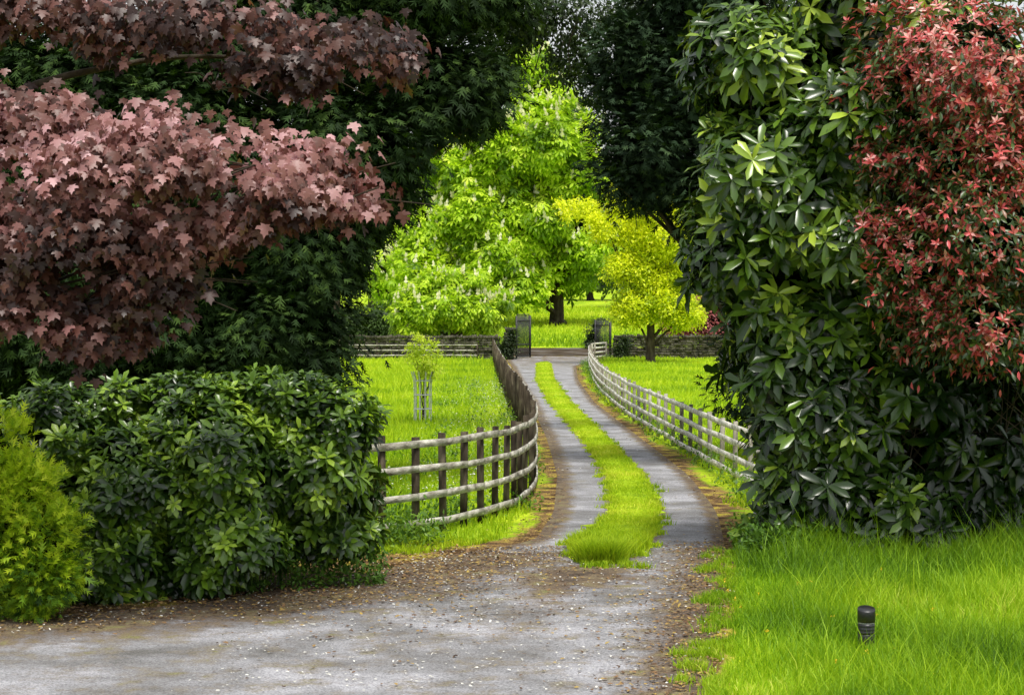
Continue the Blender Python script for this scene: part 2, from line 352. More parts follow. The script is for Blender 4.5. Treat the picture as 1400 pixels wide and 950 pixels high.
obj('grass_strip',mesh_np('grass_strip',np.stack([XX,YY,ZZ],1),F,M_ground,{'litter':np.zeros(len(XX)),'soil_shade':np.zeros(len(XX))},True),kind='structure')
# ------------------------------------------------------------------ grass blades
M_grass=leafmat('grass_blades',[(.09,.20,.008),(.29,.44,.012),(.48,.60,.02),(.66,.68,.08)],[0,.35,.8,1],.6,.35,spec=.2)
M_lawn=leafmat('lawn_blades',[(.04,.11,.006),(.18,.34,.01),(.38,.54,.015),(.62,.62,.12)],[0,.4,.85,1],.55,.35,spec=.25)
def blades(P,h,w,rnd,z=None,lean=.45):
    n=len(P); a=rng.uniform(0,2*np.pi,n); s=np.stack([np.cos(a),np.sin(a),0*a],1)*w[:,None]
    la=rng.uniform(0,2*np.pi,n); ln=np.stack([np.cos(la),np.sin(la),0*la],1)*(h*lean*rng.uniform(.1,1.9,n))[:,None]
    b=np.stack([P[:,0],P[:,1],(terr(P[:,1]) if z is None else z)-.005*np.ones(n)],1)
    m=b+ln*.3+UP*(h*.55)[:,None]; t=b+ln+UP*(h)[:,None]
    V=np.stack([b-s,b+s,m+s*.7,m-s*.7,t],1).reshape(-1,3)
    F=np.array([(0,1,2),(0,2,3),(3,2,4)])[None]+(np.arange(n)*5)[:,None,None]
    return V,F.reshape(-1,3),np.repeat(rnd,5)
def patch(x,y,s,ph=0): return np.clip(.5+.22*(np.sin(x*s+ph+np.sin(y*s*.7))+np.sin(y*s*.9+ph*2+np.sin(x*s*1.3))),0,1)
def tuft(P,n,sp):
    i=rng.integers(0,len(P),n); return P[i]+rng.normal(size=(n,2))*sp
def grassobj(name,P,h,w,mt,rb=0,s=1.2,kind='stuff',label=None):
    rn=np.clip(.5*patch(P[:,0],P[:,1],s)+.5*rng.random(len(P))+rb,0,1)
    V,F,a=blades(P,h,w,rn); o=obj(name,mesh_np(name,V,F,mt,{'rnd':a}),kind=kind); 
    if label: o['label']=label
    return o
n=110000; y=13.6+ (rng.random(n)**1.2)*10.6; x=fR(y)-.06+rng.random(n)*6.3
edge=(x-fR(y)); ok=(edge>.0+.14*patch(x,y,5)+.1*rng.random(n)) & ~((y>22.9)&(x>2.8)&(rng.random(n)>.25))
x,y=x[ok],y[ok]
h=rng.uniform(.04,.11,len(x))*(1+1.2*patch(x,y,2.2,1))*(.6+.8*sst(0,1.0,x-fR(y)))*(1+.9*sst(20.5,23,y))
h*=np.where(np.hypot(x-2.92,y-16.2)<.4,.5,1); h*=np.where(rng.random(len(x))<.04,1.8,1)
rnl=-.2*sst(19,23,y)+.22*(patch(x,y,3.7,2)-.5)+.03  # lighter and shadowed stretches of lawn put into the blade tone
grassobj('lawn_grass',np.stack([x,y],1),h,np.full(len(x),.0055),M_lawn,rnl,1.6,label='long bright green lawn grass beside the driveway')
tc=np.stack([0*np.arange(70),14+9*rng.random(70)],1); tc[:,0]=fR(tc[:,1])+rng.normal(size=70)*.12+.02
P=tuft(tc,7000,.05); grassobj('edge_tufts',P,rng.uniform(.04,.11,7000),np.full(7000,.005),M_lawn,.05,1.5,label='ragged grass tufts creeping over the drive edge')
n=54000; y=21.9+85*(rng.random(n)**2.0); u=rng.random(n)*1.0; wv=.12*np.sin(y*4.1)+.1*np.sin(y*9.7+1); x=fSL(y)+(fSR(y)-fSL(y))*u+wv*(u-.5)*rng.random(n)
h=rng.uniform(.03,.08,n)*(1+.7*patch(x,y,3))*(1+1.7*sst(25.0,22,y)); 
grassobj('strip_grass',np.stack([x,y],1),h,.005+y*.00014,M_grass,.1-.3*sst(25.5,22,y)+.2*(patch(x,y,4,1)-.5),1.3,label='grass growing along the middle of the driveway')
ty=rng.uniform(21.5,24,22); tc=np.stack([.6+rng.random(22)*.85,ty],1); P=tuft(tc,2600,.05)
P2=np.stack([0*np.arange(160),22.5+60*rng.random(160)**1.6],1); P2[:,0]=np.where(rng.random(160)<.5,fSL(P2[:,1]),fSR(P2[:,1]))+rng.normal(size=160)*.06
P=np.concatenate([P,tuft(P2,6000,.05)]); grassobj('stray_tufts',P,rng.uniform(.03,.1,len(P)),.005+P[:,1]*.0001,M_grass,-.1,1.5,label='stray grass tufts breaking through beside the grass strip')
n=95000; y=22.8+88*(rng.random(n)**1.5); x=-1.2-.11*y+rng.random(n)*(1.2+.11*y+.75)
lim=fL(y)-.22-.35*patch(x,y,1.9); ok=(x<lim)&~((y<24.5)&(x<-2.2)); x,y=x[ok],y[ok]
h=rng.uniform(.05,.14,len(x))*(.9+.9*patch(x,y,1.1))*(1+.004*y)
h*=np.where(rng.random(len(x))<.05,2.2,1)*np.where(y<29,.5,1)
grassobj('meadow_grass',np.stack([x,y],1),h,.005+y*.0002,M_grass,.02+.3*(patch(x,y*.5,1.9,2)-.5),.7,label='sunlit yellow-green meadow grass behind the timber fence')
n=40000; y=22.5+90*(rng.random(n)**1.2); x=fR(y)+.1+rng.random(n)*(.6+.09*y)
ok=(x>fR(y)+.12+.5*patch(x,y,2.1))&~((y<27)&(x>3.6)); x,y=x[ok],y[ok]
h=rng.uniform(.05,.14,len(x))*(.9+.9*patch(x,y,1.1))*(1+.004*y)*(.5+.5*sst(.1,.9,x-fR(y)))
grassobj('verge_grass',np.stack([x,y],1),h,.005+y*.0002,M_grass,.03,.7,label='bright grass beyond the curving timber fence')
n=22000; y=123+70*(rng.random(n)**1.3); x=-14+30*rng.random(n)
grassobj('field_grass',np.stack([x,y],1),rng.uniform(.15,.4,n),np.full(n,.05),M_grass,.05-.4*sst(142,123,y),.3,label='rough grass in the far field beyond the gates')
M_weed=leafmat('weed_leaves',[(.03,.09,.01),(.11,.22,.02),(.26,.40,.03)],None,.55,.3)
M_white=leafmat('white_umbels',[(.55,.55,.48),(.8,.8,.75)],None,.6,.2)
def weeds(C,s,m=30,sp=.12):
    C=np.array(C); Nn=norm(rng.normal(size=C.shape)*.5+UP)
    return scatter_leaves(C,Nn,m,sp,s,T_DIA,.6,.8,0,.6)
pts=[]
for yv in np.concatenate([rng.uniform(24.3,28.5,50)]):
    t=(yv-24.3)/4.2; pts.append((-1.9+2.0*t+rng.normal()*.18,25.1+3.0*t**1.5+rng.normal()*.12,rng.uniform(.02,.2)*(1.2-t)))
for _ in range(26): pts.append((rng.uniform(-1.6,-.9),rng.uniform(23.4,24.4),rng.uniform(.02,.22)))
for yv in rng.uniform(24.5,110,190):
    pts.append((fR(yv)+.58+rng.normal()*.16,yv,rng.uniform(.04,.24)))
for yv in rng.uniform(29,110,120):
    pts.append((fL(yv)-.62+rng.normal()*.15,yv,rng.uniform(.04,.2)))
for _ in range(60):
    yv=rng.uniform(29,75); pts.append((fL(yv)-1.6+rng.normal()*.6,yv,rng.uniform(.05,.2)))
V,F,a=weeds(pts,.075,40,.11)
obj('wayside_weeds',mesh_np('wayside_weeds',V,F,M_weed,{'rnd':a}),kind='stuff',label='nettles and weeds growing along the fence line')
n=2200; yv=27+45*rng.random(n)**1.3; C=np.stack([fL(yv)-.75-abs(rng.normal(size=n))*.9,yv,rng.uniform(.18,.45,n)],1)
V,F,a=build_leaves(C,rdir(n)*[1,1,.2],np.tile(UP,(n,1)),rng.uniform(.02,.045,n),T_DIA,rng.random(n),2)
obj('cow_parsley_flowers',mesh_np('cow_parsley_flowers',V,F,M_white,{'rnd':a}),kind='stuff',label='small white wild flowers in the meadow grass')
M_litter=leafmat('fallen_leaves',[(.04,.022,.013),(.12,.065,.03),(.24,.14,.06),(.42,.30,.07)],None,.8,.1)
M_petal=leafmat('fallen_petals',[(.4,.4,.36),(.8,.79,.72)],None,.7,.1)
def flat(x,y,s,mt,name,label):
    C=np.stack([x,y,terr(y)+.018+rng.random(len(x))*.01],1); m=len(x)
    V,F,a=build_leaves(C,rdir(m)*[1,1,.12],UP+rdir(m)*.35,s*rng.uniform(.4,1.3,m),T_OVAL,rng.random(m),1.3)
    obj(name,mesh_np(name,V,F,mt,{'rnd':a}),kind='stuff',label=label)
n=12000; y=14.5+9.0*rng.random(n); x1=fL(y)+rng.normal(size=n)*1.0+.2; 
n2=3200; y2=14+10*rng.random(n2); x2=fR(y2)-abs(rng.normal(size=n2))*.42+.06
n3=9000; y3=24+70*rng.random(n3)**1.6; sd=rng.random(n3)<.5; x3=np.where(sd,fL(y3)-.2+rng.normal(size=n3)*.2,fR(y3)+.2+rng.normal(size=n3)*.18); k3=rng.random(n3)<patch(x3*2,y3,1.7)**1.5*1.6; x3,y3=x3[k3],y3[k3]
n4=1800; y4=rng.normal(19.8,2.2,n4); x4=rng.uniform(-2.5,2.4,n4); k4=(x4>fL(y4))&(x4<fR(y4)); x4,y4=x4[k4],y4[k4]
flat(np.concatenate([x1,x2,x3,x4]),np.concatenate([y,y2,y3,y4]),.045,M_litter,'fallen_leaves','brown and yellow fallen leaves along the driveway edges')
n=3600; y=14.5+9*rng.random(n); x=np.where(rng.random(n)<.6,rng.uniform(-2.5,2.3,n),fL(y)+.6+rng.normal(size=n)*.8); k=(x>fL(y)-.4)&(x<fR(y)+.1)
flat(x[k],y[k],.03,M_petal,'fallen_petals','tiny pale blossom petals scattered on the asphalt')
n=450; y=24+50*rng.random(n); x=fL(y)+(fR(y)-fL(y))*rng.random(n)
flat(x,y,.04,M_petal,'lane_petals','pale petals scattered along the two wheel tracks')
# ------------------------------------------------------------------ fences
def catmull(P,n=40):
    P=np.array(P,float); Q=[]
    E=np.vstack([2*P[0]-P[1],P,2*P[-1]-P[-2]])
    for i in range(1,len(E)-2):
        for t in np.linspace(0,1,n,endpoint=False):
            p0,p1,p2,p3=E[i-1:i+3]; Q.append(.5*((2*p1)+(-p0+p2)*t+(2*p0-5*p1+4*p2-p3)*t*t+(-p0+3*p1-3*p2+p3)*t**3))
    Q.append(P[-1]); return np.array(Q)
def fence(name,label,pts,h,rz,spf,side,pm,wm,bw=.042,w=.04):
    Q=catmull(pts); s=np.concatenate([[0],np.cumsum(np.linalg.norm(np.diff(Q,axis=0),axis=1))])
    th=thing(name,(Q[0][0],Q[0][1],0),label,'fence')
    pos=[];t=0
    while t<s[-1]:
        p=np.array([np.interp(t,s,Q[:,0]),np.interp(t,s,Q[:,1])]); pos.append(p); t+=spf(p[1])*rng.uniform(.93,1.07)
    pos=np.array(pos); tg=norm(np.gradient(pos,axis=0)); nr=np.stack([-tg[:,1],tg[:,0]],1)*side
    for i,p in enumerate(pos):
        yaw=math.atan2(tg[i][1],tg[i][0]); hh=h*rng.uniform(.975,1.03); z0=float(terr(p[1]))
        V,F=boxes([((p[0],p[1],z0+hh/2-.05),(w,w,hh/2+.05),yaw,.002)])
        V[4:,:2]+=rng.normal(size=2)*.012
        part('post',mesh_np('post',V,F,pm),th)
    for z in rz:
        zj=rng.normal(size=len(pos))*.009
        Vs=[];Fs=[]
        for i in range(len(pos)-1):
            a=pos[i]+nr[i]*(w+.018); b=pos[i+1]+nr[i+1]*(w+.018); c=(a+b)/2; dd=b-a; L=np.linalg.norm(dd)
            v,f=boxes([((0,0,0),(L/2-.003,.012,bw*rng.uniform(.93,1.05)),0,.0008)])
            v[:,2]+=np.interp(v[:,0],[-L/2,L/2],[zj[i],zj[i+1]])+z
            ya=math.atan2(dd[1],dd[0]); ca,sa=math.cos(ya),math.sin(ya)
            vv=np.stack([v[:,0]*ca-v[:,1]*sa+c[0],v[:,0]*sa+v[:,1]*ca+c[1],v[:,2]],1); vv[:,2]+=terr(vv[:,1])
            Vs.append(vv);Fs.append(f+8*i)
        part('rail',mesh_np('rail',np.concatenate(Vs),np.concatenate(Fs),wm),th)
    return th
fence('timber_fence','weathered four-rail timber fence curving along the meadow side of the driveway',
 [(-4.2,23.3),(-2.9,23.5),(-1.85,24.0),(-.98,25.0),(-.45,26.1),(-.03,27.5),(.2,29.1),(.33,31),(.36,34),(.3,39),(.16,46),(-.1,56),(-.42,72),(-.8,93),(-1.05,109)],
 1.24,[.16,.49,.82,1.15],lambda y:.58 if y<28.5 else (1.3 if y<60 else 1.7),-1,M_post,M_wood,.044,.036)
fence('timber_fence','long pale four-rail timber fence following the outer bend of the driveway',
 [(4.3,23.5),(3.95,26.6),(3.74,30.2),(3.5,35.6),(3.27,43),(3.02,53),(3.05,70),(3.6,92),(4.3,108),(4.9,112.2),(6.1,112.9)],
 .99,[.17,.42,.67,.92],lambda y:1.5,1,M_postpale,M_woodpale,.046,.035)
fence('timber_fence','low weathered timber fence in front of the dry stone wall',
 [(-13,110.6),(-8,110.4),(-4,110.3),(-1.25,110.2)],.95,[.3,.58,.86],lambda y:1.8,-1,M_post,M_wood,.035)
# ------------------------------------------------------------------ stone walls, pillars, gates
def wall(name,label,x0,x1,y,h,th_=.22):
    t=thing(name,((x0+x1)/2,y,float(terr(y))),label,'wall' if name!='gate_pillar' else 'pillar'); z=float(terr(y)); bl=[]; zz=z-.05; pil=name=='gate_pillar'
    while zz<z+h:
        hh=rng.uniform(.09,.16); x=x0+rng.uniform(-.1,.05)
        while x<x1:
            w=rng.uniform(.16,.42); 
            if x+w>x1+.1: w=max(.1,x1-x)
            bl.append(((x+w/2,y+rng.normal()*.02,zz+hh/2),(w/2-.006,th_+rng.normal()*.02,hh/2-.006),rng.normal()*.02,.012)); x+=w
        zz+=hh
    V,F=boxes(bl); part('stonework',mesh_np('stonework',V,F,M_stone),t)
    bl=[];x=x0
    while x<x1:
        w=rng.uniform(.1,.2) if not pil else x1-x0+.1; hc=rng.uniform(.07,.12) if not pil else .07; bl.append(((x+w/2,y,zz+hc+.005),(w/2-.005,th_+.03,hc),0,.015)); x+=w
    V,F=boxes(bl); part('coping',mesh_np('coping',V,F,M_stone),t)
wall('dry_stone_wall','mossy dry stone wall at the edge of the meadow',-16,-.75,113.2,1.1)
wall('dry_stone_wall','dry stone wall behind the golden leaved tree',6.3,15,113.2,1.05)
wall('gate_pillar','squared stone gate pillar beside the iron gate',-.42,.12,113.2,1.6,.27)
wall('gate_pillar','stone gate pillar at the end of the stone wall',5.8,6.2,113.4,1.15,.22)
def gate(name,label,x,y,yaw,w,h):
    z=float(terr(y)); t=thing(name,(x,y,z),label,'gate','pair of iron gates'); t.rotation_euler=(0,0,yaw)
    bl=[((w/2,0,zz),(w/2,.02,.035),0,0) for zz in (.15,.8,h-.3)]+[((xx,0,h/2),(.04,.04,h/2),0,0) for xx in (0,w)]
    V,F=boxes(bl); part('frame',mesh_np('frame',V,F,M_iron),t,off=False)
    bl=[]
    for i,xx in enumerate(np.arange(.13,w-.05,.13)):
        bl.append(((xx,.001,h/2+.05),(.017,.017,h/2-.05),0,0)); bl.append(((xx,.001,h+.04),(.026,.012,.05),0,0))
    V,F=boxes(bl); part('bars',mesh_np('bars',V,F,M_iron),t,off=False)
gate('iron_gate','tall black iron gate standing open against the pillar',.25,113.2,R(62),1.7,2.45)
gate('iron_gate','tall black iron gate swung open beside the wall',5.6,113.2,R(120),1.6,2.2)
# ------------------------------------------------------------------ trees
def tree(name,label,base,blobs,trunk_r,leafparts,mt,cat='tree',corefac=.62,bark=M_bark,extra=None,frac=.3,usecore=True,rr=.35,crownname='crown',trunkname='trunk',limbsb=None,top=None):
    th=thing(name,base,label,cat)
    tz=top if top else max(b[2] for b in blobs)*.75
    cx=np.mean([b[0] for b in blobs]); cy=np.mean([b[1] for b in blobs])
    paths=[([(base[0],base[1],base[2]-.1),(base[0]+rng.normal()*.08,base[1],base[2]+(tz-base[2])*.4),((base[0]*2+cx)/3,(base[1]*2+cy)/3,tz)],trunk_r,trunk_r*.35)]
    paths+=[([(base[0],base[1],base[2]+.35),(base[0]+math.cos(a)*trunk_r*1.2,base[1]+math.sin(a)*trunk_r*1.2,base[2]-.05)],trunk_r*.7,trunk_r*.4) for a in (0.3,2.2,4.1,5.3)]
    paths+=limbs(base,limbsb or blobs,trunk_r,frac,rr)+(extra or [])
    V,F=tubes(paths,8); part(trunkname,mesh_np(trunkname,V,F,bark,None,True),th)
    V,F,a=joinp(*leafparts)
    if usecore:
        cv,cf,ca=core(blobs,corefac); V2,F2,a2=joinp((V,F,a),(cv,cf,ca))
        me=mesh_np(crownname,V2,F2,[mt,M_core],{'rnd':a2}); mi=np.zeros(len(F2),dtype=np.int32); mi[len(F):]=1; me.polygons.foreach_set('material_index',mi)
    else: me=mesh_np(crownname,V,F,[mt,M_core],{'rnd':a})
    part(crownname,me,th); return th
M_yew=leafmat('yew_sprays',[(.005,.012,.004),(.020,.044,.010),(.065,.115,.02)],[0,.55,1],.7,.0,spec=.12)
M_yew2=leafmat('yew_sprays_green',[(.008,.018,.008),(.026,.052,.022),(.065,.11,.042)],[0,.55,1],.7,.0,spec=.12)
B=[(-3.4,31,2.7,1.1,1.3,1.5),(-3.1,31,4.2,1.25,1.4,1.3),(-4.3,31,1.2,1.9,1.5,1.3),(-5.3,31,3.0,1.4,1.3,1.4),(-2.55,31,5.4,1.3,1.4,1.2),(-1.25,31,6.4,1.1,1.2,.8),(-.45,31,6.15,.65,.9,.5),(-2.3,31,4.6,.7,.8,.6),
 (-5.1,31,5.3,1.9,1.5,1.9),(-7.4,31,3.7,2.2,1.5,2.6),(-6.9,31,6.3,2.3,1.5,1.0),(-3.6,31,7.3,1.8,1.5,1.2),(-1.6,31,7.8,1.3,1.3,.7),(-.2,31.5,7.75,.8,1,.35),(-6.5,31,1.2,2,1.4,1.4)]
C,Nr=clumps(B,9500,14,.38,.62)
tree('yew_tree','huge dark yew tree towering behind the purple maple',(-4.6,31.3,0),B,.38,[scatter_leaves(C,Nr,7,.11,.2,T_SPRAY,1,.6,.35,1,cw=.6)],M_yew)
B=[(2.5,36,5.9,.95,1.2,1.0),(2.25,36,5.2,.7,.8,.65),(2.0,36.1,6.7,.55,.8,.55),(3.3,36,6.8,1.3,1.2,1.2),(4,36,5,1.4,1.2,1.5),(2.35,36,7.5,.8,1,.55),(3.6,36,8.4,1.5,1.2,.9),(6,36.5,4.5,2.2,1.5,3),(5,36.5,2,1.3,1.2,1.6)]
C,Nr=clumps(B,5200,14,.38,.62)
tree('yew_tree','dense dark green yew tree overhanging the driveway',(4.8,36.4,0),B,.35,[scatter_leaves(C,Nr,7,.11,.2,T_SPRAY,1,.6,.1,1,cw=.6)],M_yew2)
M_dark=leafmat('shaded_leaves',[(.01,.02,.006),(.03,.055,.012),(.07,.11,.02)],[0,.6,1],.5,.2)
B=[(.7,45,9.5,1.6,1.5,.8),(2.1,45,8.8,1.2,1.2,.6),(-1.1,45,9.0,1.7,1.2,.9),(3.5,45,9.4,1.6,1.3,1.0),(1.3,45,8.3,.8,.8,.35),(-3,45,9,1.8,1.4,1.3),(5.2,45,8.6,1.6,1.3,1.6),(-.6,45,8.2,.9,.8,.35),(1.9,45,7.8,.5,.5,.3)]
C,Nr=clumps(B,2900,14,.4,.2,gap=.38,gs=1.6,shell=(.2,1.05))
ext=[]
for bl in B[:5]+B[8:]:
    for _ in range(4):
        c=np.array(bl[:3])+rng.normal(size=3)*np.array([.5,.4,.1]); ext.append(([c+[.4,0,.9],c+[.15,0,.4]+rng.normal(size=3)*.1,c+[rng.normal()*.3,0,-.35]],.022,.006))
tree('lime_tree','tall shaded tree with sparse branches arching overhead',(-4.2,45.5,0),B,.3,[scatter_leaves(C,Nr,12,.12,.12,T_OVAL,.6,1,.7,1)],M_dark,usecore=False,frac=.9,top=9.5,rr=.14,limbsb=[B[2],B[5],B[7]],extra=ext+[([(-4.2,45.5,8.6),(-.5,45.3,10.6),(2,45.2,10.7),(5.2,45,10)],.14,.04)])
M_ches=leafmat('chestnut_leaves',[(.06,.14,.006),(.26,.43,.012),(.50,.68,.025),(.70,.82,.08)],[0,.32,.7,1],.5,.4,spec=.3)
M_blos=leafmat('chestnut_blossom',[(.7,.7,.5),(.85,.82,.7)],None,.6,.3)
def candle(C,s):
    n=len(C); V=[]; s=(s*rng.uniform(.6,1.2,n))[:,None]
    ax=norm(UP+rdir(n)*.35)
    for k,a in enumerate((0,60,120)):
        d=np.array([math.cos(R(a)),math.sin(R(a)),0])
        for q in range(2):
            z0=q*.4; wv=.22-.07*q
            V.append(np.stack([C+ax*s*z0,C+d*s*wv+ax*s*(z0+.22),C+ax*s*(z0+.6),C-d*s*wv+ax*s*(z0+.22)],1))
    V=np.stack(V,1).reshape(-1,3); m=len(V)//4; i=np.arange(m)[:,None]*4
    F=np.concatenate([i+np.array([[0,1,2]]),i+np.array([[0,2,3]])]); return V,F,np.repeat(rng.random(m),4)
B=[(2.5,150,18.6,2.0,2.6,2.6),(0.5,150,14.5,4.6,5,3.2),(-2.2,150,12,4.2,4.5,2.6),(-3.6,149,8.8,3.8,4.5,2.4),(4.3,150,12.2,3.3,4.5,3.0),(1.2,148.5,9.2,3.4,3.5,2.4),(5.2,149,8.2,2.7,4,2.0),(3.2,149,5.9,2.2,3,1.2),(-1.2,148,5.8,3.4,4,1.9),(.6,146.5,4.2,1.9,2,.95),(-7.2,147,4.4,2.9,3.5,2.5),(-6.6,148,8.6,2.2,3,2.0),(-4.8,150,14,2.2,3,2.0),(6.9,150,10,1.3,2,1.8),(3.2,150,16.2,2.7,3,2.0),(1.3,150,21.3,1.3,2,1.6)]
C,Nr=clumps(B,3000,10,.38,.66,gap=.32,gs=.7,base=.2)
th=tree('horse_chestnut_tree','large flowering horse chestnut tree with fresh bright green leaves',(3.4,150,float(terr(150))),B,.62,[scatter_leaves(C,Nr,13,.38,.6,T_PALM,.7,.6,.35,1,cw=.6,bias=lambda c:.16*np.sin(c[:,0]*1.1+2*np.sin(c[:,2]*.9)))],M_ches,bark=M_bark,corefac=.68)
sel=rng.choice(len(C),1200); V,F,a=candle(C[sel]+Nr[sel]*.6+UP*.25,.74); part('blossom',mesh_np('blossom',V,F,M_blos,{'rnd':a}),th,kind='stuff')
B=[(-3.6,118,3.1,2.3,2.2,1.2),(-2.0,118,2.6,1.6,1.7,.9),(-5.4,118,2.9,1.8,1.8,1.1),(-3.0,118,4.4,1.3,1.5,.9),(-1.0,118,3.2,.9,1.2,.6),(-4.9,118,4.2,.9,1,.6)]
C,Nr=clumps(B,520,11,.42,.6,gap=.36,gs=1.4,base=.2)
th=tree('horse_chestnut_tree','young horse chestnut tree with white blossom candles by the wall',(-3.55,117.2,float(terr(117.2))),B,.2,[scatter_leaves(C,Nr,12,.22,.42,T_PALM,.7,.6,.45,1,cw=.6)],M_ches,corefac=.5)
sel=rng.choice(len(C),240); V,F,a=candle(C[sel]+Nr[sel]*.35+UP*.15,.5); part('blossom',mesh_np('blossom',V,F,M_blos,{'rnd':a}),th,kind='stuff')
M_gold=leafmat('golden_leaves',[(.20,.32,.008),(.58,.66,.010),(.82,.82,.03)],[0,.42,1],.5,.4)
B=[(6.8,103,8.6,2.0,1.8,1.0),(5.2,103,7.1,1.4,1.4,.7),(7.7,103,6.5,1.8,1.8,1.2),(6.3,103,4.9,1.5,1.5,.8),(7.4,103,3.1,2.3,1.8,.9),(8.9,103,2.5,1.2,1.2,.55),(3.5,104,8.0,1.2,1,.5),(6.9,103,5.8,1.2,1.2,.9),(8.9,103,4.6,.9,1,.7),(6.1,102.6,2.6,1.0,1,.6),(7.6,103,4.3,1.3,1.2,.7)]
C,Nr=clumps(B,2000,12,.42,.3,gap=.36,gs=1.3,shell=(.4,1.05))
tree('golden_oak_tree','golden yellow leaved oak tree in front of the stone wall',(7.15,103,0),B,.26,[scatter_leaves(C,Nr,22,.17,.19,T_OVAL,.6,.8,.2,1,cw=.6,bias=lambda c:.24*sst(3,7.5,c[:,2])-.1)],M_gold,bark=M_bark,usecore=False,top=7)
M_cop=leafmat('copper_leaves',[(.10,.02,.025),(.32,.08,.08),(.5,.18,.16)],None,.5,.2)
B=[(12.0,119,2.4,2.2,1.8,1.6),(10.2,119,1.9,1.3,1.3,1.0)]
C,Nr=clumps(B,350,12,.4,.6); tree('copper_beech_shrub','low copper red leaved shrub beyond the wall',(12,119.2,float(terr(119))),B,.15,[scatter_leaves(C,Nr,14,.2,.2,T_OVAL)],M_cop,cat='shrub')
M_mid=leafmat('meadow_tree_leaves',[(.03,.06,.012),(.08,.15,.02),(.18,.28,.03)],None,.6,.25)
for k,(bx,by,hh,w_) in enumerate(((-13,185,17,7),(-3,205,21,8),(13,195,14,6),(24,180,13,7),(-24,190,14,8),(9,230,11,6))):
    z=float(terr(by)); B=[(bx,by,z+hh*.55,w_*.8,w_*.7,hh*.33),(bx-w_*.35,by,z+hh*.4,w_*.55,w_*.5,hh*.25),(bx+w_*.4,by,z+hh*.42,w_*.5,w_*.5,hh*.25),(bx,by,z+hh*.8,w_*.45,w_*.4,hh*.2)]
    C,Nr=clumps(B,700,14,.38,.62,gap=.1,gs=.3)
    tree('field_tree','broad green tree standing in the far field',(bx,by,z),B,.45,[scatter_leaves(C,Nr,10,.6,.6,T_OVAL,.6,.8,.2)],M_mid)
M_dist=leafmat('distant_leaves',[(.07,.11,.08),(.13,.19,.12),(.2,.27,.15)],None,.8,.0)
B=[(xx,400+rng.normal()*5,8+rng.uniform(0,3),7,6,rng.uniform(4,7)) for xx in np.arange(-150,160,9)]
C,Nr=clumps(B,4000,8,.4,.6); p1=scatter_leaves(C,Nr,5,1,1.6,T_DIA); cv=core(B,.8)
V,F,a=joinp(p1,cv); a[-len(cv[2]):]=.2
obj('distant_woodland',mesh_np('distant_woodland',V,F,M_dist,{'rnd':a}),kind='stuff',label='hazy line of trees on the far horizon')
B=[(xx,131+rng.normal()*.3,float(terr(131))+1.1,1.9,1.3,1.4+rng.normal()*.25) for xx in np.arange(-24,-3,2.2)]
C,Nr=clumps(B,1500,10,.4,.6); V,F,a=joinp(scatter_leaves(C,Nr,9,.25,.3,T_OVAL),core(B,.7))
obj('hedge',mesh_np('hedge',V,F,M_mid,{'rnd':a*.4}),label='clipped dark green hedge behind the stone wall',category='hedge')
for bx,by,s_,lb in ((.0,112.2,.9,'dark ivy clad shrub at the foot of the gate pillar'),(5.2,121.5,.9,'small dark shrub beyond the gateway'),(6.4,112.3,.7,'dark ivy clad shrub at the foot of the gate pillar')):
    z=float(terr(by)); B=[(bx-.3,by,z+s_*.6,s_*.7,s_*.6,s_*.7),(bx-.05,by,z+s_*1.4,s_*.4,s_*.5,s_*.6)]
    C,Nr=clumps(B,180,10,.4,.5); tree('shrub',lb,(bx,by,z),B,.05,[scatter_leaves(C,Nr,10,.1,.12,T_OVAL)],M_dark,cat='shrub',crownname='foliage',trunkname='branches')
M_sap=leafmat('sapling_leaves',[(.3,.45,.02),(.55,.65,.04),(.7,.74,.15)],None,.5,.35)
B=[(-2.22,49.5,1.55,.40,.36,.28),(-2.3,49.5,1.95,.2,.22,.25),(-2.05,49.5,1.3,.28,.2,.18),(-2.0,49.5,1.8,.2,.2,.2),(-2.45,49.5,1.75,.2,.2,.15)]
C,Nr=clumps(B,180,10,.5,.2,shell=(.3,1.2))
tree('sapling','young sapling with pale yellow-green leaves in a metal guard',(-2.22,49.5,0),B,.025,[scatter_leaves(C,Nr,11,.05,.08,T_OVAL)],M_sap,usecore=False,top=1.9,rr=.5)
t=thing('tree_guard',(-2.22,49.5,0),'round galvanised metal guard around the sapling in the meadow','tree guard')
paths=[];
for k in range(10):
    a=k/10*2*math.pi; c,s_=math.cos(a),math.sin(a); paths.append(([(-2.22+.21*c,49.5+.21*s_,0),(-2.22+.21*c,49.5+.21*s_,1.05),(-2.22+.29*c,49.5+.29*s_,1.28)],.014,.014))
V,F=tubes(paths,6,0); part('bars',mesh_np('bars',V,F,M_galv),t)
for z,rr_ in ((.35,.215),(.7,.215),(1.05,.215)):
    V,F=tubes([([(-2.22+rr_*math.cos(q),49.5+rr_*math.sin(q),z) for q in np.linspace(0,2*math.pi,17)],.014,.014)],6,0); part('hoop',mesh_np('hoop',V,F,M_galv),t)
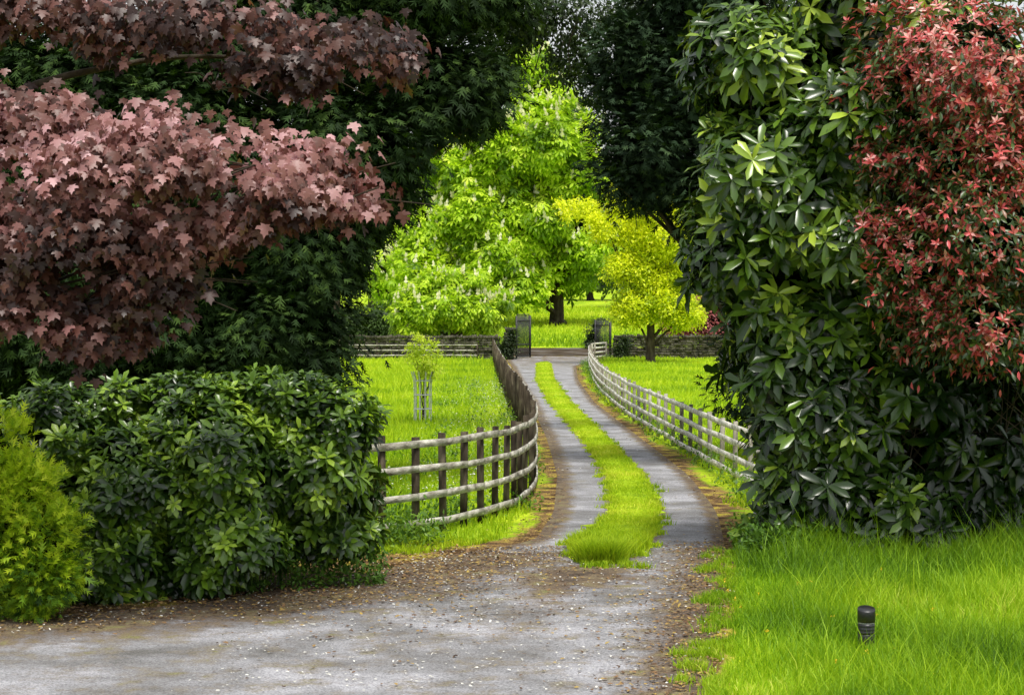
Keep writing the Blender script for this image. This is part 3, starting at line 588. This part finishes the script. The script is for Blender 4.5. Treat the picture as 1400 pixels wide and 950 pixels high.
# ------------------------------------------------------------------ right shrubs
M_rho=leafmat('rhododendron_leaves',[(.008,.022,.004),(.035,.078,.009),(.11,.20,.016),(.36,.48,.05)],[0,.45,.78,1],.27,.1,spec=.5)
B=[(3.1,23.3,5.55,.8,1,.75),(2.95,23.3,4.4,.8,1,.7),(2.6,23.2,3.5,.68,.9,.48),(3.0,23.3,3.2,.8,1,.6),(3.4,23.3,2.6,.9,1,.65),(3.55,23.3,1.7,.8,.9,.75),(3.5,23.2,.7,.65,.7,.6),
 (4.1,23.4,6.3,1.2,1,.9),(3.9,23.1,3.9,1.0,1,1.5),(3.9,23.0,2.3,.8,.8,.7),(4.4,23.3,1.4,1,.9,1.2),(4.3,22.9,.6,.9,.55,.55),(5.4,24,5,1.2,1,1.8),(5.6,24.0,2.5,1.4,.9,1.8),(7.2,24.4,3,1.4,1,2.8),(5.5,23.0,.85,.9,.5,.85),(6.8,23.2,.9,1.0,.5,.95)]
C,Nr=clumps(B,3700,7,.56,.74,base=.28,gap=.12,gs=1.6)
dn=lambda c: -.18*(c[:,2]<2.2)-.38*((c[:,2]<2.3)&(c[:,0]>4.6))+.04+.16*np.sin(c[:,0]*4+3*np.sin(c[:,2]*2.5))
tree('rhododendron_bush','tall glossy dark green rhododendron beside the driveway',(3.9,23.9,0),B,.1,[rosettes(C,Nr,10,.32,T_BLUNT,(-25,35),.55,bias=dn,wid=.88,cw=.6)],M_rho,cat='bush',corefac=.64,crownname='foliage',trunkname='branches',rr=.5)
M_pho=leafmat('photinia_leaves',[(.02,.05,.010),(.075,.13,.03),(.34,.06,.045),(.74,.12,.13),(.88,.50,.46)],[0,.40,.54,.80,1],.35,.22,spec=.45,tcol=(1.3,.8,.7))
B=[(5.1,22,5.6,1.2,.9,1.1),(4.75,21.9,4.5,.75,.7,.7),(5.3,21.8,3.8,1,.9,1.1),(4.4,21.8,3.3,.7,.7,.45),(5.25,21.8,2.6,.9,.8,.6),(4.6,22,2.6,.45,.6,.3),(6.4,22,4,1,.9,1.8),(5.0,22,4.6,.9,.8,1.2),(4.0,22,3.7,.3,.4,.2),(4.3,22,5.35,.5,.5,.28),(4.15,22,4.5,.35,.4,.2),(3.8,22,5.05,.25,.3,.15)]
C,Nr=clumps(B,3300,13,.5,.45,shell=(.7,1.35),gap=.36,gs=3.2,base=.15)
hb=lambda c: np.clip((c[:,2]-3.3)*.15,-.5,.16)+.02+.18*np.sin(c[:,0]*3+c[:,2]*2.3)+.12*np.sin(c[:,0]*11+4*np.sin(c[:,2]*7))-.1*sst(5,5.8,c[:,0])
ext=[]
for k in range(40):
    bx=rng.uniform(4.2,6.8); ext.append(([(bx,23.0+rng.normal()*.2,rng.uniform(.3,.8)),(bx+rng.normal()*.35,22.6,rng.uniform(.8,1.4)),(bx+rng.normal()*.7,22.3,rng.uniform(1.5,2.5))],.012,.004))
for k in range(40):
    bx=rng.uniform(3.9,5.8); bz=rng.uniform(2.5,5.6); ext.append(([(bx+.5,22.2,bz-.5),(bx+.1,21.8,bz),(bx-.35,21.3,bz+.25)],.009,.003))
tree('photinia_bush','tall red and green photinia bush with glossy young leaves',(5.3,23.6,0),B,.09,[rosettes(C,Nr,8,.105,T_ELL,(5,60),.7,bias=hb,wid=1.05),scatter_leaves(C[::2],Nr[::2],8,.15,.10,T_ELL,bias=lambda c:-.2+.0*c[:,0])],M_pho,cat='bush',corefac=.35,crownname='foliage',trunkname='branches',extra=ext,rr=.35,frac=.5)
# ------------------------------------------------------------------ left shrubs
M_lau=leafmat('laurel_leaves',[(.010,.028,.005),(.042,.092,.010),(.13,.24,.016),(.34,.50,.05)],[0,.42,.78,1],.28,.15,spec=.5)
B=[(-2.2,20.3,1.35,.6,.8,.66),(-2.9,19.9,1.2,.8,.8,.75),(-2.6,20.4,1.66,.6,.7,.4),(-3.8,19.8,1.05,.8,.8,.7),(-4.6,20.2,1.4,.75,.8,.55),(-1.88,20.5,.7,.38,.6,.45),(-2.9,19.7,.45,.85,.5,.4),(-4,19.4,.45,.75,.5,.4),(-5.8,20,1,1,.8,.9),(-3.3,20.4,1.6,.55,.6,.36),(-3.9,20.6,1.7,.6,.5,.35)]
C,Nr=clumps(B,4100,9,.5,.7,base=.3,gap=.12,gs=3)
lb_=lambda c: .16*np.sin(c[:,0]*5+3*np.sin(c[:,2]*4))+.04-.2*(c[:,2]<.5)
tree('laurel_bush','broad uneven evergreen laurel bush with glossy leaves',(-3.1,20.4,0),B,.08,[rosettes(C,Nr,10,.175,T_BLUNT,(-10,45),.75,wid=1.1,cw=.6,bias=lb_)],M_lau,cat='bush',corefac=.64,crownname='foliage',trunkname='branches',rr=.5)
M_gc=leafmat('golden_conifer_sprays',[(.03,.09,.008),(.17,.32,.012),(.48,.64,.02),(.68,.78,.05)],[0,.35,.7,1],.6,.25)
B=[(-4.65,18.3,.8,.46,.5,.75),(-4.85,18.4,1.45,.28,.4,.42),(-4.3,18.15,.55,.34,.4,.53),(-4.45,18.2,1.1,.25,.35,.3),(-5.5,18.4,1,.6,.5,1)]
C,Nr=clumps(B,2000,12,.45,.7,base=.25)
tree('golden_conifer_bush','feathery lime gold dwarf conifer at the drive edge',(-4.75,18.4,0),B,.06,[scatter_leaves(C,Nr,9,.05,.1,T_SPRAY,1,.5,-.3,.6,bias=lambda c:.6*(c[:,2]/2-.33))],M_gc,cat='bush',corefac=.7,crownname='foliage',trunkname='branches')
n=520; C=np.stack([rng.uniform(-4.4,-1.35,n),0*np.arange(n),rng.uniform(.0,.35,n)],1); C[:,1]=19.0+(C[:,0]+4.4)*.42+rng.normal(size=n)*.12+C[:,2]*.6
V,F,a=scatter_leaves(C,norm(rdir(n)+UP+np.array([0,-.8,0])),10,.06,.06,T_OVAL,.6,.8,.2)
obj('ivy_ground_cover',mesh_np('ivy_ground_cover',V,F,M_weed,{'rnd':a*.6}),kind='stuff',label='ivy and weeds creeping at the foot of the bushes')
n=260; C=np.stack([rng.uniform(2.55,3.4,n),rng.uniform(22.0,23.2,n),rng.uniform(0,.35,n)],1); C[:,0]=np.maximum(C[:,0],2.62+rng.normal(size=n)*.08)
V,F,a=scatter_leaves(C,norm(rdir(n)+UP),10,.06,.07,T_OVAL,.6,.8,.2)
obj('wayside_ground_cover',mesh_np('wayside_ground_cover',V,F,M_weed,{'rnd':a*.6}),kind='stuff',label='low leafy weeds at the foot of the rhododendron')
# ------------------------------------------------------------------ purple maple
M_map=leafmat('purple_maple_leaves',[(.030,.013,.010),(.11,.045,.033),(.30,.14,.13),(.60,.36,.38)],[0,.4,.75,1],.42,.28,spec=.45,tcol=(1.3,.65,.45))
B=[(-2.5,17.3,4.2,1.05,.7,.2),(-1.35,17.3,3.85,.42,.5,.16),(-2.0,17.2,3.85,.7,.5,.14),(-3.55,17.2,4.0,.9,.8,.2),(-4.3,17.5,4.45,.7,.7,.2),(-3.0,17.3,3.45,.8,.7,.13),(-4,17.2,3.3,.9,.7,.18),(-3.6,17.3,2.7,.55,.6,.14),(-4.2,17.3,2.85,.5,.6,.15),
   (-2.8,17.9,5.35,1.1,.7,.16),(-1.5,17.9,5.15,.7,.6,.16),(-4.1,17.9,5.45,1,.7,.18),(-2.1,17.9,4.95,.5,.5,.1),(-5.2,17.3,3.6,.8,.8,1.2),(-2.3,17.2,3.6,.45,.5,.1),(-3.2,17.2,3.0,.5,.5,.1),(-3.7,17.3,3.65,.9,.6,.1),(-2.6,17.2,3.12,.35,.4,.08)]
C,Nr=clumps(B,1800,10,.32,.0,shell=(.4,1.35),gap=.56,gs=3.1,base=.15)
mb=lambda c: .30*sst(3.4,4.1,c[:,2])*(c[:,2]<4.7)-.16*(c[:,2]<3.4)-.16*(c[:,2]>4.7)-.13+.16*np.sin(c[:,0]*3.3+2.5*np.sin(c[:,2]*5))  # bright lit spray and shadowed layers around it painted into leaf tone
ext=[([(-6.1,17.9,1.5),(-5,17.6,3),(-3.8,17.5,3.7),(-2.2,17.4,3.9)],.05,.01),([(-6.1,17.9,2.5),(-4.6,18,4.8),(-3,17.9,5.1),(-1.5,17.9,5.0)],.05,.01)]
for bl in B:
    for _ in range(4):
        c=np.array(bl[:3]); e=c+rng.normal(size=3)*np.array([.5,.3,.18]); s0=c+np.array([-.6,.25,-.15])
        ext.append(([s0,(s0+e)/2+[0,0,.08],e],.010,.004))
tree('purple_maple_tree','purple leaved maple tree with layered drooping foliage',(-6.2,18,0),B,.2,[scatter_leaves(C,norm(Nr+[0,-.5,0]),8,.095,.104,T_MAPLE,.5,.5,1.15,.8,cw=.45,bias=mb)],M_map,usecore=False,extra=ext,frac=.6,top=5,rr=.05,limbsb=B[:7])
# ------------------------------------------------------------------ black bollard light
t=thing('bollard_light',(2.9,16.25,0),'short black bollard light standing in the long grass','garden light')
def turned(name,prof,mt,seg=20,tilt=0):
    V=[];F=[]
    for r_,z in prof:
        for k in range(seg):
            a=k/seg*2*math.pi; V.append((r_*math.cos(a),r_*math.sin(a),z+tilt*r_*math.sin(a)*(z>.3)))
    for i in range(len(prof)-1):
        for k in range(seg): F.append((i*seg+k,i*seg+(k+1)%seg,(i+1)*seg+(k+1)%seg,(i+1)*seg+k))
    me=mesh_np(name,V,F,mt,None,False); part(name,me,t,off=False)
M_blk=noisemat('black_plastic',[(.012,.012,.013),(.03,.03,.032)],12,4,.35,.1)
M_lens=noisemat('clear_lens',[(.35,.36,.36),(.5,.5,.5)],12,2,.2,0)
turned('stem',[(0,0),(.07,0),(.07,.15),(.068,.155),(0,.156)],M_blk)
turned('louvre',[(.02,.157),(.07,.16),(.07,.175),(.067,.18),(.07,.19),(.07,.205),(.067,.21),(.07,.22),(.07,.24),(.02,.242)],M_blk)
turned('lens',[(.03,.2425),(.067,.2426),(.067,.2508),(.03,.2509)],M_lens)
turned('cap',[(0,.252),(.073,.253),(.073,.355),(.071,.363),(0,.364)],M_blk,20,.25)
n=26; C=np.stack([rng.uniform(1.9,4,n),rng.uniform(14.6,21,n),rng.uniform(.09,.15,n)],1)
M_dan=leafmat('dandelion_yellow',[(.7,.45,.01),(.8,.55,.02)],None,.6,.1)
V,F,a=scatter_leaves(C,np.tile(UP,(n,1)),8,.004,.022,T_DIA,.2,1,0)
obj('dandelion_flowers',mesh_np('dandelion_flowers',V,F,M_dan,{'rnd':a}),kind='stuff',label='small yellow dandelions dotted in the lawn')
# ------------------------------------------------------------------ light
wd=bpy.data.worlds.new('World'); scene.world=wd; wd.use_nodes=True; nt=wd.node_tree
bg=nt.nodes['Background']; sky=nt.nodes.new('ShaderNodeTexSky'); sky.sky_type='NISHITA'; sky.sun_disc=False
S=Vector((.12,-.42,1.0)).normalized(); el=math.asin(S.z); az=math.atan2(S.x,S.y)
sky.sun_elevation=el; sky.sun_rotation=az; sky.dust_density=3; sky.air_density=1.2
hs=nt.nodes.new('ShaderNodeHueSaturation'); hs.inputs['Saturation'].default_value=.2; hs.inputs['Value'].default_value=1.35
nt.links.new(sky.outputs[0],hs.inputs['Color']); nt.links.new(hs.outputs[0],bg.inputs[0]); bg.inputs[1].default_value=.15
sl=bpy.data.lights.new('sun','SUN'); sl.energy=3.3; sl.angle=R(14); sl.color=(1,.95,.87)
so=link(bpy.data.objects.new('sun',sl)); so.rotation_euler=S.to_track_quat('Z','Y').to_euler()
cam=bpy.data.cameras.new('camera'); co=link(bpy.data.objects.new('camera',cam)); co.location=(0,0,2.8); co.rotation_euler=(R(90-1.07),0,0)
cam.lens=70; cam.sensor_width=36; cam.clip_end=3000; cam.dof.use_dof=True; cam.dof.focus_distance=27; cam.dof.aperture_fstop=8
scene.camera=co
scene.view_settings.view_transform='Standard'; scene.view_settings.look='None'; scene.view_settings.exposure=0
print('TRIS',sum(len(m.polygons) for m in bpy.data.meshes))
